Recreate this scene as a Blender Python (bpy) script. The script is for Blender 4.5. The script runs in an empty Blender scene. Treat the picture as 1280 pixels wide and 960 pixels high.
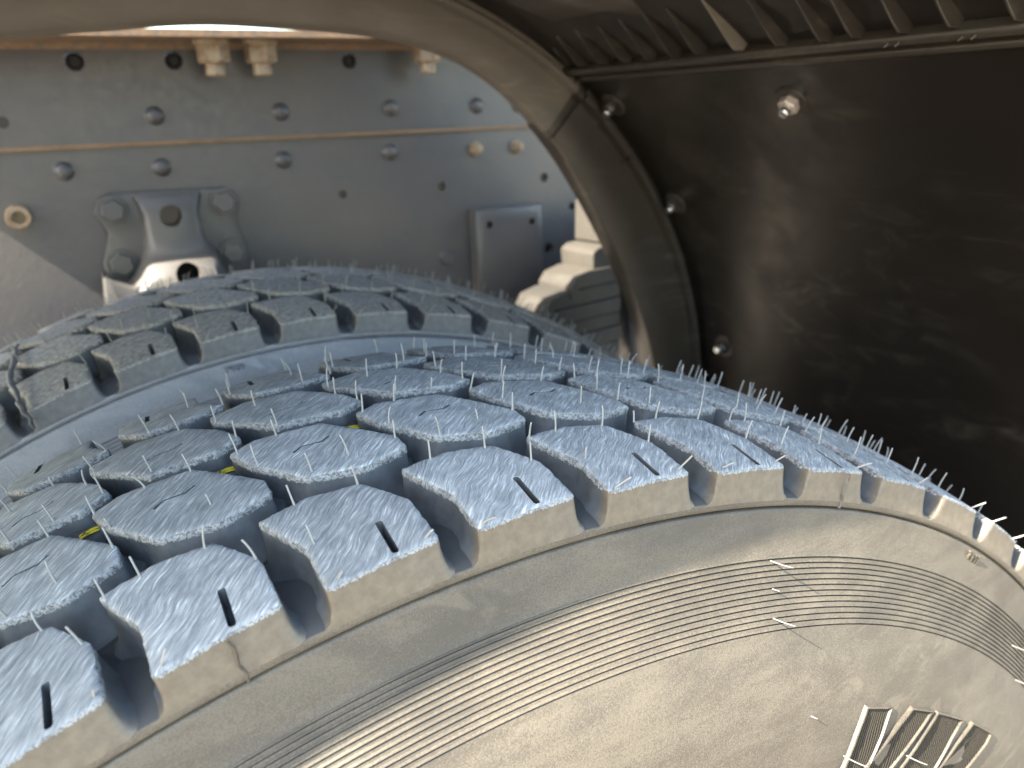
import bpy, bmesh, math, random
from mathutils import Vector, Matrix, noise
from mathutils.geometry import delaunay_2d_cdt
R = math.radians
random.seed(7)
sc = bpy.context.scene
C = sc.collection

# ------------------------------------------------------------------ camera
CAM_POS = Vector((-0.1308, -0.2243, 0.6395))
CAM_R = Vector((0.87848769, -0.47668069, -0.03216964))
CAM_U = Vector((0.18064756, 0.26907605, 0.94602565))
CAM_F = Vector((0.44229609, 0.83688326, -0.3224912))
cam = bpy.data.cameras.new('camera')
cam.sensor_width = 36.0
cam.lens = 1009.5 / 1280 * 36
cam.clip_start = 0.01
cam.clip_end = 800
cam.dof.use_dof = True
cam.dof.focus_distance = 0.325
cam.dof.aperture_fstop = 10.5
co = bpy.data.objects.new('camera', cam)
C.objects.link(co)
m = Matrix((CAM_R, CAM_U, -CAM_F)).transposed().to_4x4()
m.translation = CAM_POS
co.matrix_world = m
sc.camera = co

# ------------------------------------------------------------------ light
SUN_TRAVEL = Vector((1.0, 0.155, -1.0)).normalized()
el = math.asin(-SUN_TRAVEL.z)
az = math.atan2(-SUN_TRAVEL.x, -SUN_TRAVEL.y)          # clockwise from +Y
w = bpy.data.worlds.new('World')
sc.world = w
w.use_nodes = True
nt = w.node_tree
sky = nt.nodes.new('ShaderNodeTexSky')
sky.sky_type = 'NISHITA'
sky.sun_disc = False
sky.sun_elevation = el
sky.sun_rotation = az
sky.air_density = 1.0
sky.dust_density = 1.2
bg = nt.nodes['Background']
bg.inputs['Strength'].default_value = 0.15
tint = nt.nodes.new('ShaderNodeMix')                      # the photograph's warm white balance
tint.data_type = 'RGBA'
tint.blend_type = 'MULTIPLY'
tint.inputs[0].default_value = 1.0
tint.inputs[7].default_value = (1.0, 0.955, 0.825, 1)
nt.links.new(sky.outputs[0], tint.inputs[6])
nt.links.new(tint.outputs[2], bg.inputs['Color'])
sun = bpy.data.lights.new('sun', 'SUN')
sun.energy = 5.0
sun.angle = R(0.5)
sun.color = (1.0, 0.905, 0.75)
so = bpy.data.objects.new('sun', sun)
C.objects.link(so)
so.rotation_euler = SUN_TRAVEL.to_track_quat('-Z', 'Y').to_euler()
so.location = (-3, -1, 4)
sc.view_settings.view_transform = 'Standard'
sc.view_settings.look = 'None'
sc.view_settings.gamma = 1
sc.view_settings.exposure = 2.95
sc.render.engine = 'CYCLES'

# ------------------------------------------------------------------ helpers
def link(name, me, mat=None, parent=None):
    o = bpy.data.objects.new(name, me)
    C.objects.link(o)
    if mat is not None:
        me.materials.append(mat)
    if parent is not None:
        o.parent = parent
    return o

def mesh(name, verts, faces, smooth=False):
    me = bpy.data.meshes.new(name)
    me.from_pydata([tuple(v) for v in verts], [], faces)
    me.validate()
    if smooth:
        me.polygons.foreach_set('use_smooth', [True] * len(me.polygons))
    return me

def fix(me):
    b = bmesh.new()
    b.from_mesh(me)
    bmesh.ops.recalc_face_normals(b, faces=b.faces)
    b.to_mesh(me)
    b.free()
    return me

def tag(o, label, cat, group=None, kind=None):
    o['label'] = label
    o['category'] = cat
    if group:
        o['group'] = group
    if kind:
        o['kind'] = kind
    return o

def empty(name, loc):
    o = bpy.data.objects.new(name, None)
    C.objects.link(o)
    o.location = loc
    o.empty_display_size = 0.05
    return o

def smooth_by_angle(me, deg=35):
    me.polygons.foreach_set('use_smooth', [True] * len(me.polygons))
    b = bmesh.new()
    b.from_mesh(me)
    for e in b.edges:
        if len(e.link_faces) == 2 and e.calc_face_angle(0) > R(deg):
            e.smooth = False
    b.to_mesh(me)
    b.free()
    return me

def bevelled(me, width, seg=2, angle=30):
    b = bmesh.new()
    b.from_mesh(me)
    bmesh.ops.remove_doubles(b, verts=b.verts, dist=1e-6)
    es = [e for e in b.edges if len(e.link_faces) == 2 and e.calc_face_angle(0) > R(angle)]
    if es:
        bmesh.ops.bevel(b, geom=es, offset=width, segments=seg, affect='EDGES', profile=0.5, clamp_overlap=True)
    bmesh.ops.recalc_face_normals(b, faces=b.faces)
    b.to_mesh(me)
    b.free()
    return smooth_by_angle(me, 40)

def prism(poly, a, b, axis='y'):
    """closed prism: 2-D outline (x,z) swept from y=a to y=b"""
    n = len(poly)
    v = [(p[0], a, p[1]) for p in poly] + [(p[0], b, p[1]) for p in poly]
    f = [list(range(n))[::-1], list(range(n, 2 * n))]
    for i in range(n):
        j = (i + 1) % n
        f.append([i, j, n + j, n + i])
    return fix(mesh('prism', v, f))

def box(x0, x1, y0, y1, z0, z1):
    return prism([(x0, z0), (x1, z0), (x1, z1), (x0, z1)], y0, y1)

def lathe(profile, seg=20, rot0=0.0):
    """profile (radius, height) turned round local +Z; closed at radius 0 ends"""
    v, f = [], []
    n = len(profile)
    for i in range(seg):
        a = 2 * math.pi * i / seg + rot0
        for r, h in profile:
            v.append((r * math.cos(a), r * math.sin(a), h))
    for i in range(seg):
        j = (i + 1) % seg
        for k in range(n - 1):
            f.append([i * n + k, j * n + k, j * n + k + 1, i * n + k + 1])
    me = mesh('lathe', v, f)
    b = bmesh.new()
    b.from_mesh(me)
    bmesh.ops.remove_doubles(b, verts=b.verts, dist=1e-7)
    bmesh.ops.dissolve_degenerate(b, edges=b.edges, dist=1e-8)
    bmesh.ops.recalc_face_normals(b, faces=b.faces)
    b.to_mesh(me)
    b.free()
    return smooth_by_angle(me, 35)

def along(d):
    return Vector(d).to_track_quat('Z', 'Y').to_matrix().to_4x4()

def placed(me, loc, d=(0, -1, 0), spin=0.0):
    M = Matrix.Translation(Vector(loc)) @ along(d) @ Matrix.Rotation(spin, 4, 'Z')
    me.transform(M)
    return me

def bool_cut(me, cutters):
    """subtract a list of meshes from me (exact solver, no operators)"""
    o = bpy.data.objects.new('tmp_body', me)
    C.objects.link(o)
    cs = []
    for c in cutters:
        k = bpy.data.objects.new('tmp_cut', c)
        C.objects.link(k)
        cs.append(k)
        md = o.modifiers.new('b', 'BOOLEAN')
        md.operation = 'DIFFERENCE'
        md.solver = 'EXACT'
        md.object = k
    dg = bpy.context.evaluated_depsgraph_get()
    dg.update()
    res = bpy.data.meshes.new_from_object(o.evaluated_get(dg))
    for k in cs + [o]:
        bpy.data.objects.remove(k)
    return res

# ------------------------------------------------------------------ materials
class Mat:
    def __init__(s, name, base=(0.5, 0.5, 0.5), rough=0.5, metal=0.0, spec=0.5):
        s.m = bpy.data.materials.new(name)
        s.m.use_nodes = True
        s.t = s.m.node_tree
        s.b = s.t.nodes['Principled BSDF']
        s.b.inputs['Base Color'].default_value = (*base, 1)
        s.b.inputs['Roughness'].default_value = rough
        s.b.inputs['Metallic'].default_value = metal
        s.b.inputs['Specular IOR Level'].default_value = spec
    def n(s, typ, **kw):
        n = s.t.nodes.new('ShaderNode' + typ)
        for k, v in kw.items():
            if k in n.inputs:
                n.inputs[k].default_value = v
            else:
                setattr(n, k, v)
        return n
    def l(s, a, b):
        s.t.links.new(a, b)
    def noise(s, vec, scale, detail=4, rough=0.55, dist=0.0):
        n = s.n('TexNoise')
        n.inputs['Scale'].default_value = scale
        n.inputs['Detail'].default_value = detail
        n.inputs['Roughness'].default_value = rough
        n.inputs['Distortion'].default_value = dist
        if vec is not None:
            s.l(vec, n.inputs['Vector'])
        return n.outputs['Fac']
    def ramp(s, fac, stops):
        n = s.n('ValToRGB')
        e = n.color_ramp.elements
        while len(e) > 1:
            e.remove(e[-1])
        e[0].position = stops[0][0]
        c = stops[0][1]
        e[0].color = (*c, 1) if isinstance(c, tuple) else (c, c, c, 1)
        for p, c in stops[1:]:
            x = e.new(p)
            x.color = (*c, 1) if isinstance(c, tuple) else (c, c, c, 1)
        s.l(fac, n.inputs['Fac'])
        return n.outputs['Color']
    def mix(s, fac, a, b, blend='MIX'):
        n = s.n('Mix', data_type='RGBA', blend_type=blend)
        for sock, v in ((n.inputs[0], fac), (n.inputs[6], a), (n.inputs[7], b)):
            if hasattr(v, 'links') or hasattr(v, 'is_linked'):
                s.l(v, sock)
            elif isinstance(v, tuple):
                sock.default_value = (*v, 1)
            else:
                sock.default_value = v
        return n.outputs[2]
    def math(s, op, a, b=0.0, clamp=False):
        n = s.n('Math', operation=op, use_clamp=clamp)
        for i, v in enumerate((a, b)):
            if hasattr(v, 'is_linked'):
                s.l(v, n.inputs[i])
            else:
                n.inputs[i].default_value = v
        return n.outputs[0]
    def coord(s, which='Object'):
        return s.n('TexCoord').outputs[which]
    def mapping(s, vec, rot=(0, 0, 0), scale=(1, 1, 1), loc=(0, 0, 0)):
        n = s.n('Mapping')
        s.l(vec, n.inputs['Vector'])
        n.inputs['Rotation'].default_value = rot
        n.inputs['Scale'].default_value = scale
        n.inputs['Location'].default_value = loc
        return n.outputs[0]
    def bump(s, h, strength=0.3, dist=0.001, normal=None):
        n = s.n('Bump')
        n.inputs['Strength'].default_value = strength
        n.inputs['Distance'].default_value = dist
        s.l(h, n.inputs['Height'])
        if normal is not None:
            s.l(normal, n.inputs['Normal'])
        s.l(n.outputs[0], s.b.inputs['Normal'])
        return n.outputs[0]
    def base(s, col):
        s.l(col, s.b.inputs['Base Color'])
    def rough(s, f):
        s.l(f, s.b.inputs['Roughness'])

def tread_material(name, dark, light, edge, wall, butt, streak=True):
    M = Mat(name, rough=0.7)
    uv = M.n('UVMap').outputs[0]
    rnd = M.n('ObjectInfo').outputs['Random']
    sh = M.n('CombineXYZ')
    M.l(M.math('MULTIPLY', rnd, 3.7), sh.inputs[0])
    M.l(M.math('MULTIPLY', rnd, 2.1), sh.inputs[1])
    add = M.n('VectorMath', operation='ADD')
    M.l(uv, add.inputs[0])
    M.l(sh.outputs[0], add.inputs[1])
    p = add.outputs[0]
    att = M.n('Attribute', attribute_name='wear')
    sep = M.n('SeparateColor')
    M.l(att.outputs['Color'], sep.inputs[0])
    wear, bfac = sep.outputs[0], sep.outputs[1]
    # buffing streaks: long thin noise, turned 48 degrees from the rolling direction
    warp = M.n('VectorMath', operation='ADD')
    wn = M.n('TexNoise')
    wn.inputs['Scale'].default_value = 60
    M.l(p, wn.inputs['Vector'])
    wsc = M.n('VectorMath', operation='SCALE')
    M.l(wn.outputs['Color'], wsc.inputs[0])
    wsc.inputs['Scale'].default_value = 0.006
    M.l(p, warp.inputs[0])
    M.l(wsc.outputs[0], warp.inputs[1])
    q = M.n('VectorRotate', rotation_type='Z_AXIS')
    M.l(warp.outputs[0], q.inputs['Vector'])
    q.inputs['Angle'].default_value = R(-47)
    s1 = M.noise(M.mapping(q.outputs[0], scale=(110, 1500, 1)), 1.0, 3, 0.65)
    s2 = M.noise(M.mapping(q.outputs[0], scale=(60, 620, 1), loc=(5, 3, 0)), 1.0, 4, 0.75)
    blot = M.noise(p, 70, 4, 0.6)
    fine = M.noise(p, 1600, 2, 0.5)
    if streak:
        st = M.math('ADD', M.math('MULTIPLY', s1, 0.5), M.math('MULTIPLY', s2, 0.5))
        st = M.math('ADD', st, M.math('MULTIPLY', M.math('SUBTRACT', blot, 0.5), 0.22))
        top = M.ramp(st, [(0.36, dark), (0.50, tuple(0.55 * a + 0.45 * b for a, b in zip(dark, light))), (0.59, light), (0.66, tuple(min(1, c * 1.75) for c in light))])
    else:
        st = M.math('ADD', M.math('MULTIPLY', s2, 0.4), M.math('MULTIPLY', M.noise(p, 260, 5, 0.7), 0.6))
        top = M.ramp(st, [(0.38, dark), (0.6, light)])
    # crumbly rim: bright ragged crumbs that give out a few millimetres down the wall
    crumb = M.noise(p, 750, 4, 0.7, 0.6)
    co3 = M.coord('Object')
    crumb3 = M.noise(co3, 600, 4, 0.75, 0.8)
    edgecol = M.ramp(crumb3, [(0.40, tuple(c * 0.35 for c in edge)), (0.52, edge), (0.66, tuple(min(0.8, c * 1.45) for c in edge))])
    wl = M.noise(co3, 90, 4, 0.6)
    wallc = M.mix(M.ramp(wl, [(0.4, 0.0), (0.7, 1.0)]), wall, tuple(c * 1.7 for c in wall))
    sw = M.noise(co3, 220, 5, 0.65)
    buttc = M.mix(M.ramp(sw, [(0.35, 0.0), (0.7, 1.0)]), butt, tuple(c * 1.45 for c in butt))
    side = M.mix(bfac, wallc, buttc)
    ef = M.math('ADD', wear, M.math('MULTIPLY', M.math('SUBTRACT', crumb3, 0.5), 1.5))
    efac = M.ramp(ef, [(0.42, 0.0), (0.55, 1.0)])
    col = M.mix(efac, side, edgecol)
    val = M.n('HueSaturation')
    M.l(top, val.inputs['Color'])
    M.l(M.math('ADD', 0.88, M.math('MULTIPLY', M.math('FRACT', M.math('MULTIPLY', rnd, 7.3)), 0.24)), val.inputs['Value'])
    top = val.outputs[0]
    tf = M.ramp(M.math('ADD', sep.outputs[2], M.math('MULTIPLY', M.math('SUBTRACT', crumb, 0.5), 0.35)), [(0.40, 0.0), (0.60, 1.0)])
    col = M.mix(tf, col, top)
    M.base(col)
    M.rough(M.ramp(wear, [(0.2, 0.5), (0.6, 0.78)]))
    h = M.mix(tf, M.mix(efac, M.math('MULTIPLY', sw, 0.15), crumb3), M.math('ADD', st, M.math('MULTIPLY', fine, 0.1)))
    M.bump(h, 0.5, 0.0006)
    return M.m

MAT = {}
MAT['tread'] = tread_material('buffed_tread_rubber', (0.125, 0.141, 0.158), (0.39, 0.415, 0.435), (0.215, 0.225, 0.235), (0.062, 0.068, 0.076), (0.092, 0.077, 0.058))
MAT['tread_inner'] = tread_material('dull_tread_rubber', (0.12, 0.117, 0.115), (0.38, 0.365, 0.35), (0.27, 0.26, 0.25), (0.07, 0.072, 0.077), (0.105, 0.105, 0.108), False)

def sidewall_material(name, clean, dust, amount, rough):
    M = Mat(name, rough=rough)
    c = M.coord('Object')
    big = M.noise(c, 9, 5, 0.6, 0.4)
    mid = M.noise(c, 45, 5, 0.62, 0.5)
    # smears running round the wall
    smear = M.noise(M.mapping(c, rot=(0, R(35), 0), scale=(14, 20, 60)), 1.0, 5, 0.65, 0.8)
    fine = M.noise(c, 900, 3, 0.6)
    spk = M.noise(c, 2200, 2, 0.5)
    a = M.math('ADD', M.math('MULTIPLY', big, 0.75), M.math('MULTIPLY', mid, 0.2))
    a = M.math('ADD', a, M.math('MULTIPLY', smear, 0.75))
    a = M.math('SUBTRACT', a, 0.27)
    a = M.math('ADD', a, M.math('MULTIPLY', M.math('SUBTRACT', spk, 0.5), 0.95))
    a = M.math('ADD', a, M.math('MULTIPLY', M.math('SUBTRACT', fine, 0.5), 0.35))
    f = M.ramp(a, [(0.40, max(0.0, amount - 0.24)), (0.56, amount), (0.72, min(1.0, amount + 0.5))])
    col = M.mix(f, clean, dust)
    s2 = M.noise(M.mapping(c, rot=(0, R(-50), 0), scale=(30, 30, 75), loc=(3, 1, 2)), 1.0, 4, 0.6, 1.5)
    s3 = M.noise(M.mapping(c, loc=(1.7, 0, .4)), 8, 2, 0.5)
    sm = M.math('MULTIPLY', M.ramp(s2, [(0.54, 0.0), (0.66, 1.0)]), M.ramp(s3, [(0.50, 0.0), (0.66, 0.4)]))
    col = M.mix(sm, col, tuple(min(0.8, d * 1.55) for d in dust))
    M.base(col)
    M.rough(M.ramp(f, [(0.0, rough), (0.8, min(0.85, rough + 0.2))]))
    M.bump(M.math('ADD', M.math('MULTIPLY', fine, 0.5), M.math('MULTIPLY', mid, 0.5)), 0.5, 0.0006)
    return M.m
MAT['side'] = sidewall_material('dusty_sidewall_rubber', (0.028, 0.024, 0.020), (0.098, 0.083, 0.063), 0.52, 0.42)
MAT['side_inner'] = sidewall_material('sky_sheen_sidewall_rubber', (0.12, 0.128, 0.145), (0.26, 0.27, 0.295), 0.45, 0.26)  # blue sky reflection on the far sidewall painted into the base colours

M = Mat('groove_rubber', rough=0.5)
c = M.coord('Object')
M.base(M.mix(M.noise(c, 60, 5, 0.65), (0.035, 0.038, 0.043), (0.075, 0.077, 0.080)))
M.bump(M.noise(c, 500, 3, 0.6), 0.15, 0.0005)
MAT['groove'] = M.m
M = Mat('vent_pin_rubber', (0.27, 0.27, 0.265), 0.6)
M.b.inputs['Subsurface Weight'].default_value = 0.0
MAT['pin'] = M.m
M = Mat('vent_pin_rubber_dull', (0.20, 0.20, 0.19), 0.6)
MAT['pin_inner'] = M.m

M = Mat('yellow_paint_line', (0.62, 0.50, 0.03), 0.55)
c = M.coord('Object')
M.base(M.mix(M.ramp(M.noise(c, 500, 4, 0.7), [(0.38, 0.0), (0.5, 1.0)]), (0.10, 0.09, 0.03), (0.68, 0.56, 0.03)))
MAT['yellow'] = M.m

def plastic(name, base, rough, dusty, spec=0.5):
    M = Mat(name, rough=rough)
    c = M.coord('Object')
    n1 = M.noise(c, 7, 5, 0.6, 0.3)
    sm = M.noise(M.mapping(c, rot=(0.3, R(40), R(20)), scale=(10, 18, 45)), 1.0, 6, 0.7, 1.2)
    f = M.math('MULTIPLY', M.ramp(n1, [(0.42, 0.0), (0.68, 1.0)]), M.ramp(sm, [(0.50, 0.0), (0.72, 1.0)]))
    spk = M.ramp(M.noise(c, 420, 2, 0.4), [(0.76, 0.0), (0.8, 0.35)])
    for k_, ang in enumerate((35, -50, 80)):
        sc_ = M.noise(M.mapping(c, rot=(R(ang), 0, R(ang * .4)), scale=(9, 9, 420), loc=(k_ * 3, 0, 0)), 1.0, 1, 0.4)
        gate = M.noise(M.mapping(c, loc=(k_ * 7, 2, 1)), 16, 2, 0.5)
        spk = M.math('ADD', spk, M.math('MULTIPLY', M.ramp(sc_, [(0.71, 0.0), (0.75, 0.22)]), M.ramp(gate, [(0.52, 0.0), (0.6, 1.0)])), True)
    f2 = M.math('ADD', f, spk, True)
    M.base(M.mix(f2, base, dusty))
    M.rough(M.ramp(M.noise(c, 14, 4, 0.6), [(0.3, rough - 0.08), (0.7, rough + 0.1)]))
    M.bump(M.noise(c, 700, 3, 0.6), 0.08, 0.0006)
    M.b.inputs['Specular IOR Level'].default_value = spec
    return M.m
MAT['panel'] = plastic('black_fender_plastic', (0.0125, 0.0100, 0.0080), 0.36, (0.060, 0.050, 0.038), 0.32)
MAT['rib'] = plastic('scuffed_rib_plastic', (0.024, 0.020, 0.016), 0.38, (0.09, 0.075, 0.055))
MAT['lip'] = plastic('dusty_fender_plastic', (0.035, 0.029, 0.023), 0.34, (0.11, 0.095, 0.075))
MAT['lip_lit'] = plastic('lit_dusty_fender_plastic', (0.105, 0.089, 0.072), 0.42, (0.22, 0.19, 0.15))  # same plastic made paler: light falling on the upper lip put into its colour

def paint(name, base, rough, rust_amt=0.0):
    M = Mat(name, rough=rough)
    c = M.coord('Object')
    n1 = M.noise(c, 6, 5, 0.6)
    n2 = M.noise(c, 130, 4, 0.65)
    dusty = tuple(0.7 * b + 0.3 * d for b, d in zip(base, (0.14, 0.115, 0.085)))
    col = M.mix(M.ramp(n1, [(0.35, 0.0), (0.7, 1.0)]), base, dusty)
    if rust_amt > 0:
        rf = M.ramp(n2, [(0.62 - 0.4 * rust_amt, 0.0), (0.70 - 0.3 * rust_amt, 1.0)])
        rc = M.mix(M.noise(c, 60, 4, 0.7), (0.10, 0.055, 0.028), (0.26, 0.17, 0.10))
        col = M.mix(rf, col, rc)
    M.base(col)
    M.rough(M.ramp(n2, [(0.3, rough - 0.06), (0.7, rough + 0.08)]))
    M.bump(M.noise(c, 110, 6, 0.65, 0.6), 0.22, 0.0016)
    return M.m
MAT['frame'] = paint('grey_chassis_paint', (0.049, 0.050, 0.058), 0.34)
MAT['cast'] = paint('grey_cast_paint', (0.058, 0.060, 0.064), 0.45)
MAT['rust'] = paint('rusty_edge', (0.20, 0.13, 0.07), 0.75, 0.9)
MAT['rustbolt'] = paint('rusty_nut', (0.26, 0.20, 0.13), 0.55, 0.35)
MAT['flange'] = paint('dirty_flange_paint', (0.11, 0.085, 0.06), 0.7, 0.6)
MAT['leaf'] = paint('leaf_spring_paint', (0.026, 0.024, 0.021), 0.78)
MAT['zinc'] = Mat('zinc_plate', (0.62, 0.63, 0.64), 0.28, 1.0).m
M = Mat('brown_nut', (0.42, 0.34, 0.30), 0.4, 0.3)
MAT['brownnut'] = M.m
MAT['washer'] = Mat('dull_washer', (0.07, 0.062, 0.055), 0.4, 0.6).m
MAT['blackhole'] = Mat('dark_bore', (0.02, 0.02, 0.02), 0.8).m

# ------------------------------------------------------------------ ground
M = Mat('dry_yard_ground', rough=0.9)
c = M.coord('Object')
M.base(M.mix(M.noise(c, 0.8, 6, 0.6), (0.15, 0.125, 0.10), (0.22, 0.19, 0.15)))
M.bump(M.noise(c, 30, 5, 0.6), 0.3, 0.01)
g = link('ground', mesh('ground', [(-200, -200, -0.517), (200, -200, -0.517), (200, 200, -0.517), (-200, 200, -0.517)], [[0, 1, 2, 3]]), M.m)
g['kind'] = 'structure'
g['label'] = 'dry sandy yard surface under the truck'

# ------------------------------------------------------------------ tyres
N_PITCH = 58
P = 2 * math.pi / N_PITCH
RT = 0.515
YC = 0.113
def prof(y):
    return RT - (y - YC) ** 2 / 1.14
PITCH_M = P * 0.511

def cyl(s, y, d):
    """arc length s, lateral y, depth d below the crown -> point"""
    th = s / 0.511
    r = prof(max(-0.02, min(0.246, y))) - d
    return (r * math.sin(th), y, r * math.cos(th))

SHOULDER = [(-.045, .0472), (.31, .0502), (.67, .0468), (.876, .027), (.880, .003), (.138, .000), (.142, .0222)]
HEX = [(-.01, .1062), (.20, .1118), (.71, .1068), (1.12, .073), (1.12, .0628), (.76, .0568), (.36, .0636), (.08, .089)]
def rot180(poly):
    return [(1.12 - u, 0.226 - y) for u, y in poly]
SLOT_S = [((.612, .0208), (.601, .0044), .0027)]
SLOT_H = [((.40, .0862), (.47, .0893), .0015), ((.47, .0893), (.62, .0880), .0019), ((.62, .0880), (.69, .0908), .0015)]

def resample(poly, step, chamfer):
    pts = []
    n = len(poly)
    V = [Vector(p) for p in poly]
    out = []
    for i in range(n):
        a, b, c_ = V[i - 1], V[i], V[(i + 1) % n]
        da, dc = (a - b).normalized(), (c_ - b).normalized()
        out.append(b + da * chamfer)
        out.append(b + (da + dc) * chamfer * 0.30)
        out.append(b + dc * chamfer)
    for i in range(len(out)):
        a, b = out[i], out[(i + 1) % len(out)]
        k = max(1, int(round((b - a).length / step)))
        for j in range(k):
            pts.append(a.lerp(b, j / k))
    return pts

def inside(p, poly):
    r = False
    n = len(poly)
    for i in range(n):
        a, b = poly[i], poly[i - 1]
        if (a[1] > p[1]) != (b[1] > p[1]) and p[0] < (b[0] - a[0]) * (p[1] - a[1]) / (b[1] - a[1]) + a[0]:
            r = not r
    return r

def slot_loop(slots):
    """outline of a bent slot of given widths"""
    pts = [Vector((slots[0][0][0] * PITCH_M, slots[0][0][1]))] + [Vector((s[1][0] * PITCH_M, s[1][1])) for s in slots]
    wd = [slots[0][2]] + [s[2] for s in slots]
    L, Rr = [], []
    for i, p in enumerate(pts):
        d = (pts[min(i + 1, len(pts) - 1)] - pts[max(i - 1, 0)]).normalized()
        nn = Vector((-d.y, d.x)) * wd[i] * 0.5
        if i == 0:
            L.append(p + nn * 0.6 - d * wd[i] * 0.35); Rr.append(p - nn * 0.6 - d * wd[i] * 0.35)
        L.append(p + nn); Rr.append(p - nn)
        if i == len(pts) - 1:
            L.append(p + nn * 0.6 + d * wd[i] * 0.35); Rr.append(p - nn * 0.6 + d * wd[i] * 0.35)
    return L + Rr[::-1]

def block_mesh(poly, slots, seed, flip=False, depth_slot=0.008):
    rnd = random.Random(seed)
    src = [(u * PITCH_M, y) for u, y in poly]
    area = sum(src[i - 1][0] * src[i][1] - src[i][0] * src[i - 1][1] for i in range(len(src)))
    if area < 0:
        src = src[::-1]
    base = resample(src, 0.0016, 0.0014)
    n = len(base)
    nor = []
    for i in range(n):
        d = base[(i + 1) % n] - base[i - 1]
        d.normalize()
        nor.append(Vector((d.y, -d.x)))
    off = seed * 13.7
    def nz(p, f, k):
        return noise.noise(Vector((p.x * f + off, p.y * f, k)))
    def outer(p):
        y = 0.226 - p.y if flip else p.y
        return max(0.0, min(1.0, (0.006 - y) / 0.003))
    top = []
    for i in range(n):
        w_ = 0.00035 * nz(base[i], 300, 1) + 0.00025 * nz(base[i], 1100, 2)
        top.append(base[i] + nor[i] * (w_ + 0.0006 * outer(base[i]) * nz(base[i], 700, 9)))
    verts, faces, uv, col = [], [], [], []
    def addv(p, d, wr, bt, tp):
        verts.append(cyl(p.x, p.y, d)); uv.append((p.x, p.y)); col.append((wr, bt, tp, 1)); return len(verts) - 1
    # top face by constrained triangulation round the slots
    pts = [p.copy() for p in top]
    edges = [(i, (i + 1) % n) for i in range(n)]
    sl = []
    if slots:
        if flip:
            slots = [((1.12 - a[0], .226 - a[1]), (1.12 - b[0], .226 - b[1]), w_) for a, b, w_ in slots]
        sl = slot_loop(slots)
        k0 = len(pts)
        pts += sl
        edges += [(k0 + i, k0 + (i + 1) % len(sl)) for i in range(len(sl))]
    xs = [p.x for p in top]; ys = [p.y for p in top]
    inset = [p - nn * 0.0016 for p, nn in zip(base, nor)]
    st = 0.0036
    gy = min(ys)
    row = 0
    while gy < max(ys):
        gx = min(xs) + (st / 2 if row % 2 else 0)
        while gx < max(xs):
            p = Vector((gx + rnd.uniform(-.0006, .0006), gy + rnd.uniform(-.0006, .0006)))
            if inside(p, inset) and not (sl and inside(p, sl)):
                pts.append(p)
            gx += st
        gy += st * 0.87
        row += 1
    inset_ids = []
    for p in inset[::2]:
        if not (sl and inside(p, sl)):
            pts.append(p)
    V2, E2, F2, vo, eo, fo = delaunay_2d_cdt(pts, edges, [], 0, 1e-7)
    idmap = {}
    for i, p in enumerate(V2):
        orig = vo[i][0] if vo[i] else -1
        on_edge = 0 <= orig < n
        h = 0.00012 * nz(p, 120, 4)
        d = (0.00035 + 0.0003 * nz(p, 500, 6)) if on_edge else -h
        idmap[i] = addv(p, d, 1.0, 0.0, 0.45 if on_edge else 1.0)
    for f in F2:
        c_ = sum((V2[i] for i in f), Vector((0, 0))) / len(f)
        if not inside(c_, top) or (sl and inside(c_, sl)):
            continue
        a = [idmap[i] for i in f]
        v0, v1, v2 = (Vector(uv[k]) for k in a[:3])
        if (v1 - v0).cross(v2 - v0) < 0:
            a = a[::-1]
        faces.append(a)
    ring0 = [None] * n
    slot0 = [None] * len(sl)
    for i in range(len(V2)):
        for o in vo[i]:
            if o < n and ring0[o] is None:
                ring0[o] = idmap[i]
            elif n <= o < n + len(sl):
                slot0[o - n] = idmap[i]
    # (depth, outward offset, wear) in the middle of the tread and at the shoulder, where the lugs end in a U
    rings = [((0.0012, .0003), (.0012, .0003), 1.0), ((0.0027, .0002), (.0027, .0003), .52), ((0.0044, .0001), (.0044, .0004), .08),
             ((0.0110, .0008), (.0078, .0007), 0.0), ((0.0150, .0014), (.0100, .0013), 0.0), ((0.0180, .0026), (.0120, .0022), 0.0),
             ((0.0200, .0044), (.0134, .0044), 0.0), ((0.0214, .0078), (.0146, .0086), 0.0)]
    prev = ring0
    for ri, (mid_, sho_, wr) in enumerate(rings):
        cur = []
        for i in range(n):
            b_ = outer(base[i])
            yq = 0.226 - base[i].y if flip else base[i].y
            sh_ = max(0.0, min(1.0, (.030 - yq) / .020))
            d = mid_[0] + (sho_[0] - mid_[0]) * sh_
            o = mid_[1] + (sho_[1] - mid_[1]) * sh_
            rough = (0.0004 * nz(base[i], 600, ri) + 0.00035 * nz(base[i], 1400, 20 + ri)) if ri < 3 else 0
            wv = wr * (1 - b_) + (wr if ri == 0 else 0) * b_ * 0.45
            rough *= 1 - .6 * b_
            q = base[i] + Vector((nor[i].x * (o + rough), nor[i].y * ((o + rough) * (1 - b_) + .0002 * b_)))
            q.y += (-.0006 - q.y) * min(1.0, (d / .0135) ** 1.2) * b_ if not flip else 0.0
            cur.append(addv(q, d, wv, b_, 0.0))
        for i in range(n):
            j = (i + 1) % n
            if None in (prev[i], prev[j]):
                continue
            faces.append([prev[j], prev[i], cur[i], cur[j]])
        prev = cur
    if sl:
        c2 = [addv(p, depth_slot, 0.0, 0.0, 0.0) for p in sl]
        mm = len(sl)
        s0 = [addv(p, 0.0006, 0.25, 0, 0.1) if s is None else s for p, s in zip(sl, slot0)]
        c1 = [addv(p, .0006, 0.0, 0.0, 0.0) for p in sl]
        for i in range(mm):
            j = (i + 1) % mm
            faces.append([s0[i], s0[j], c1[j], c1[i]])
            faces.append([c1[i], c1[j], c2[j], c2[i]])
        faces.append(c2)
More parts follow.
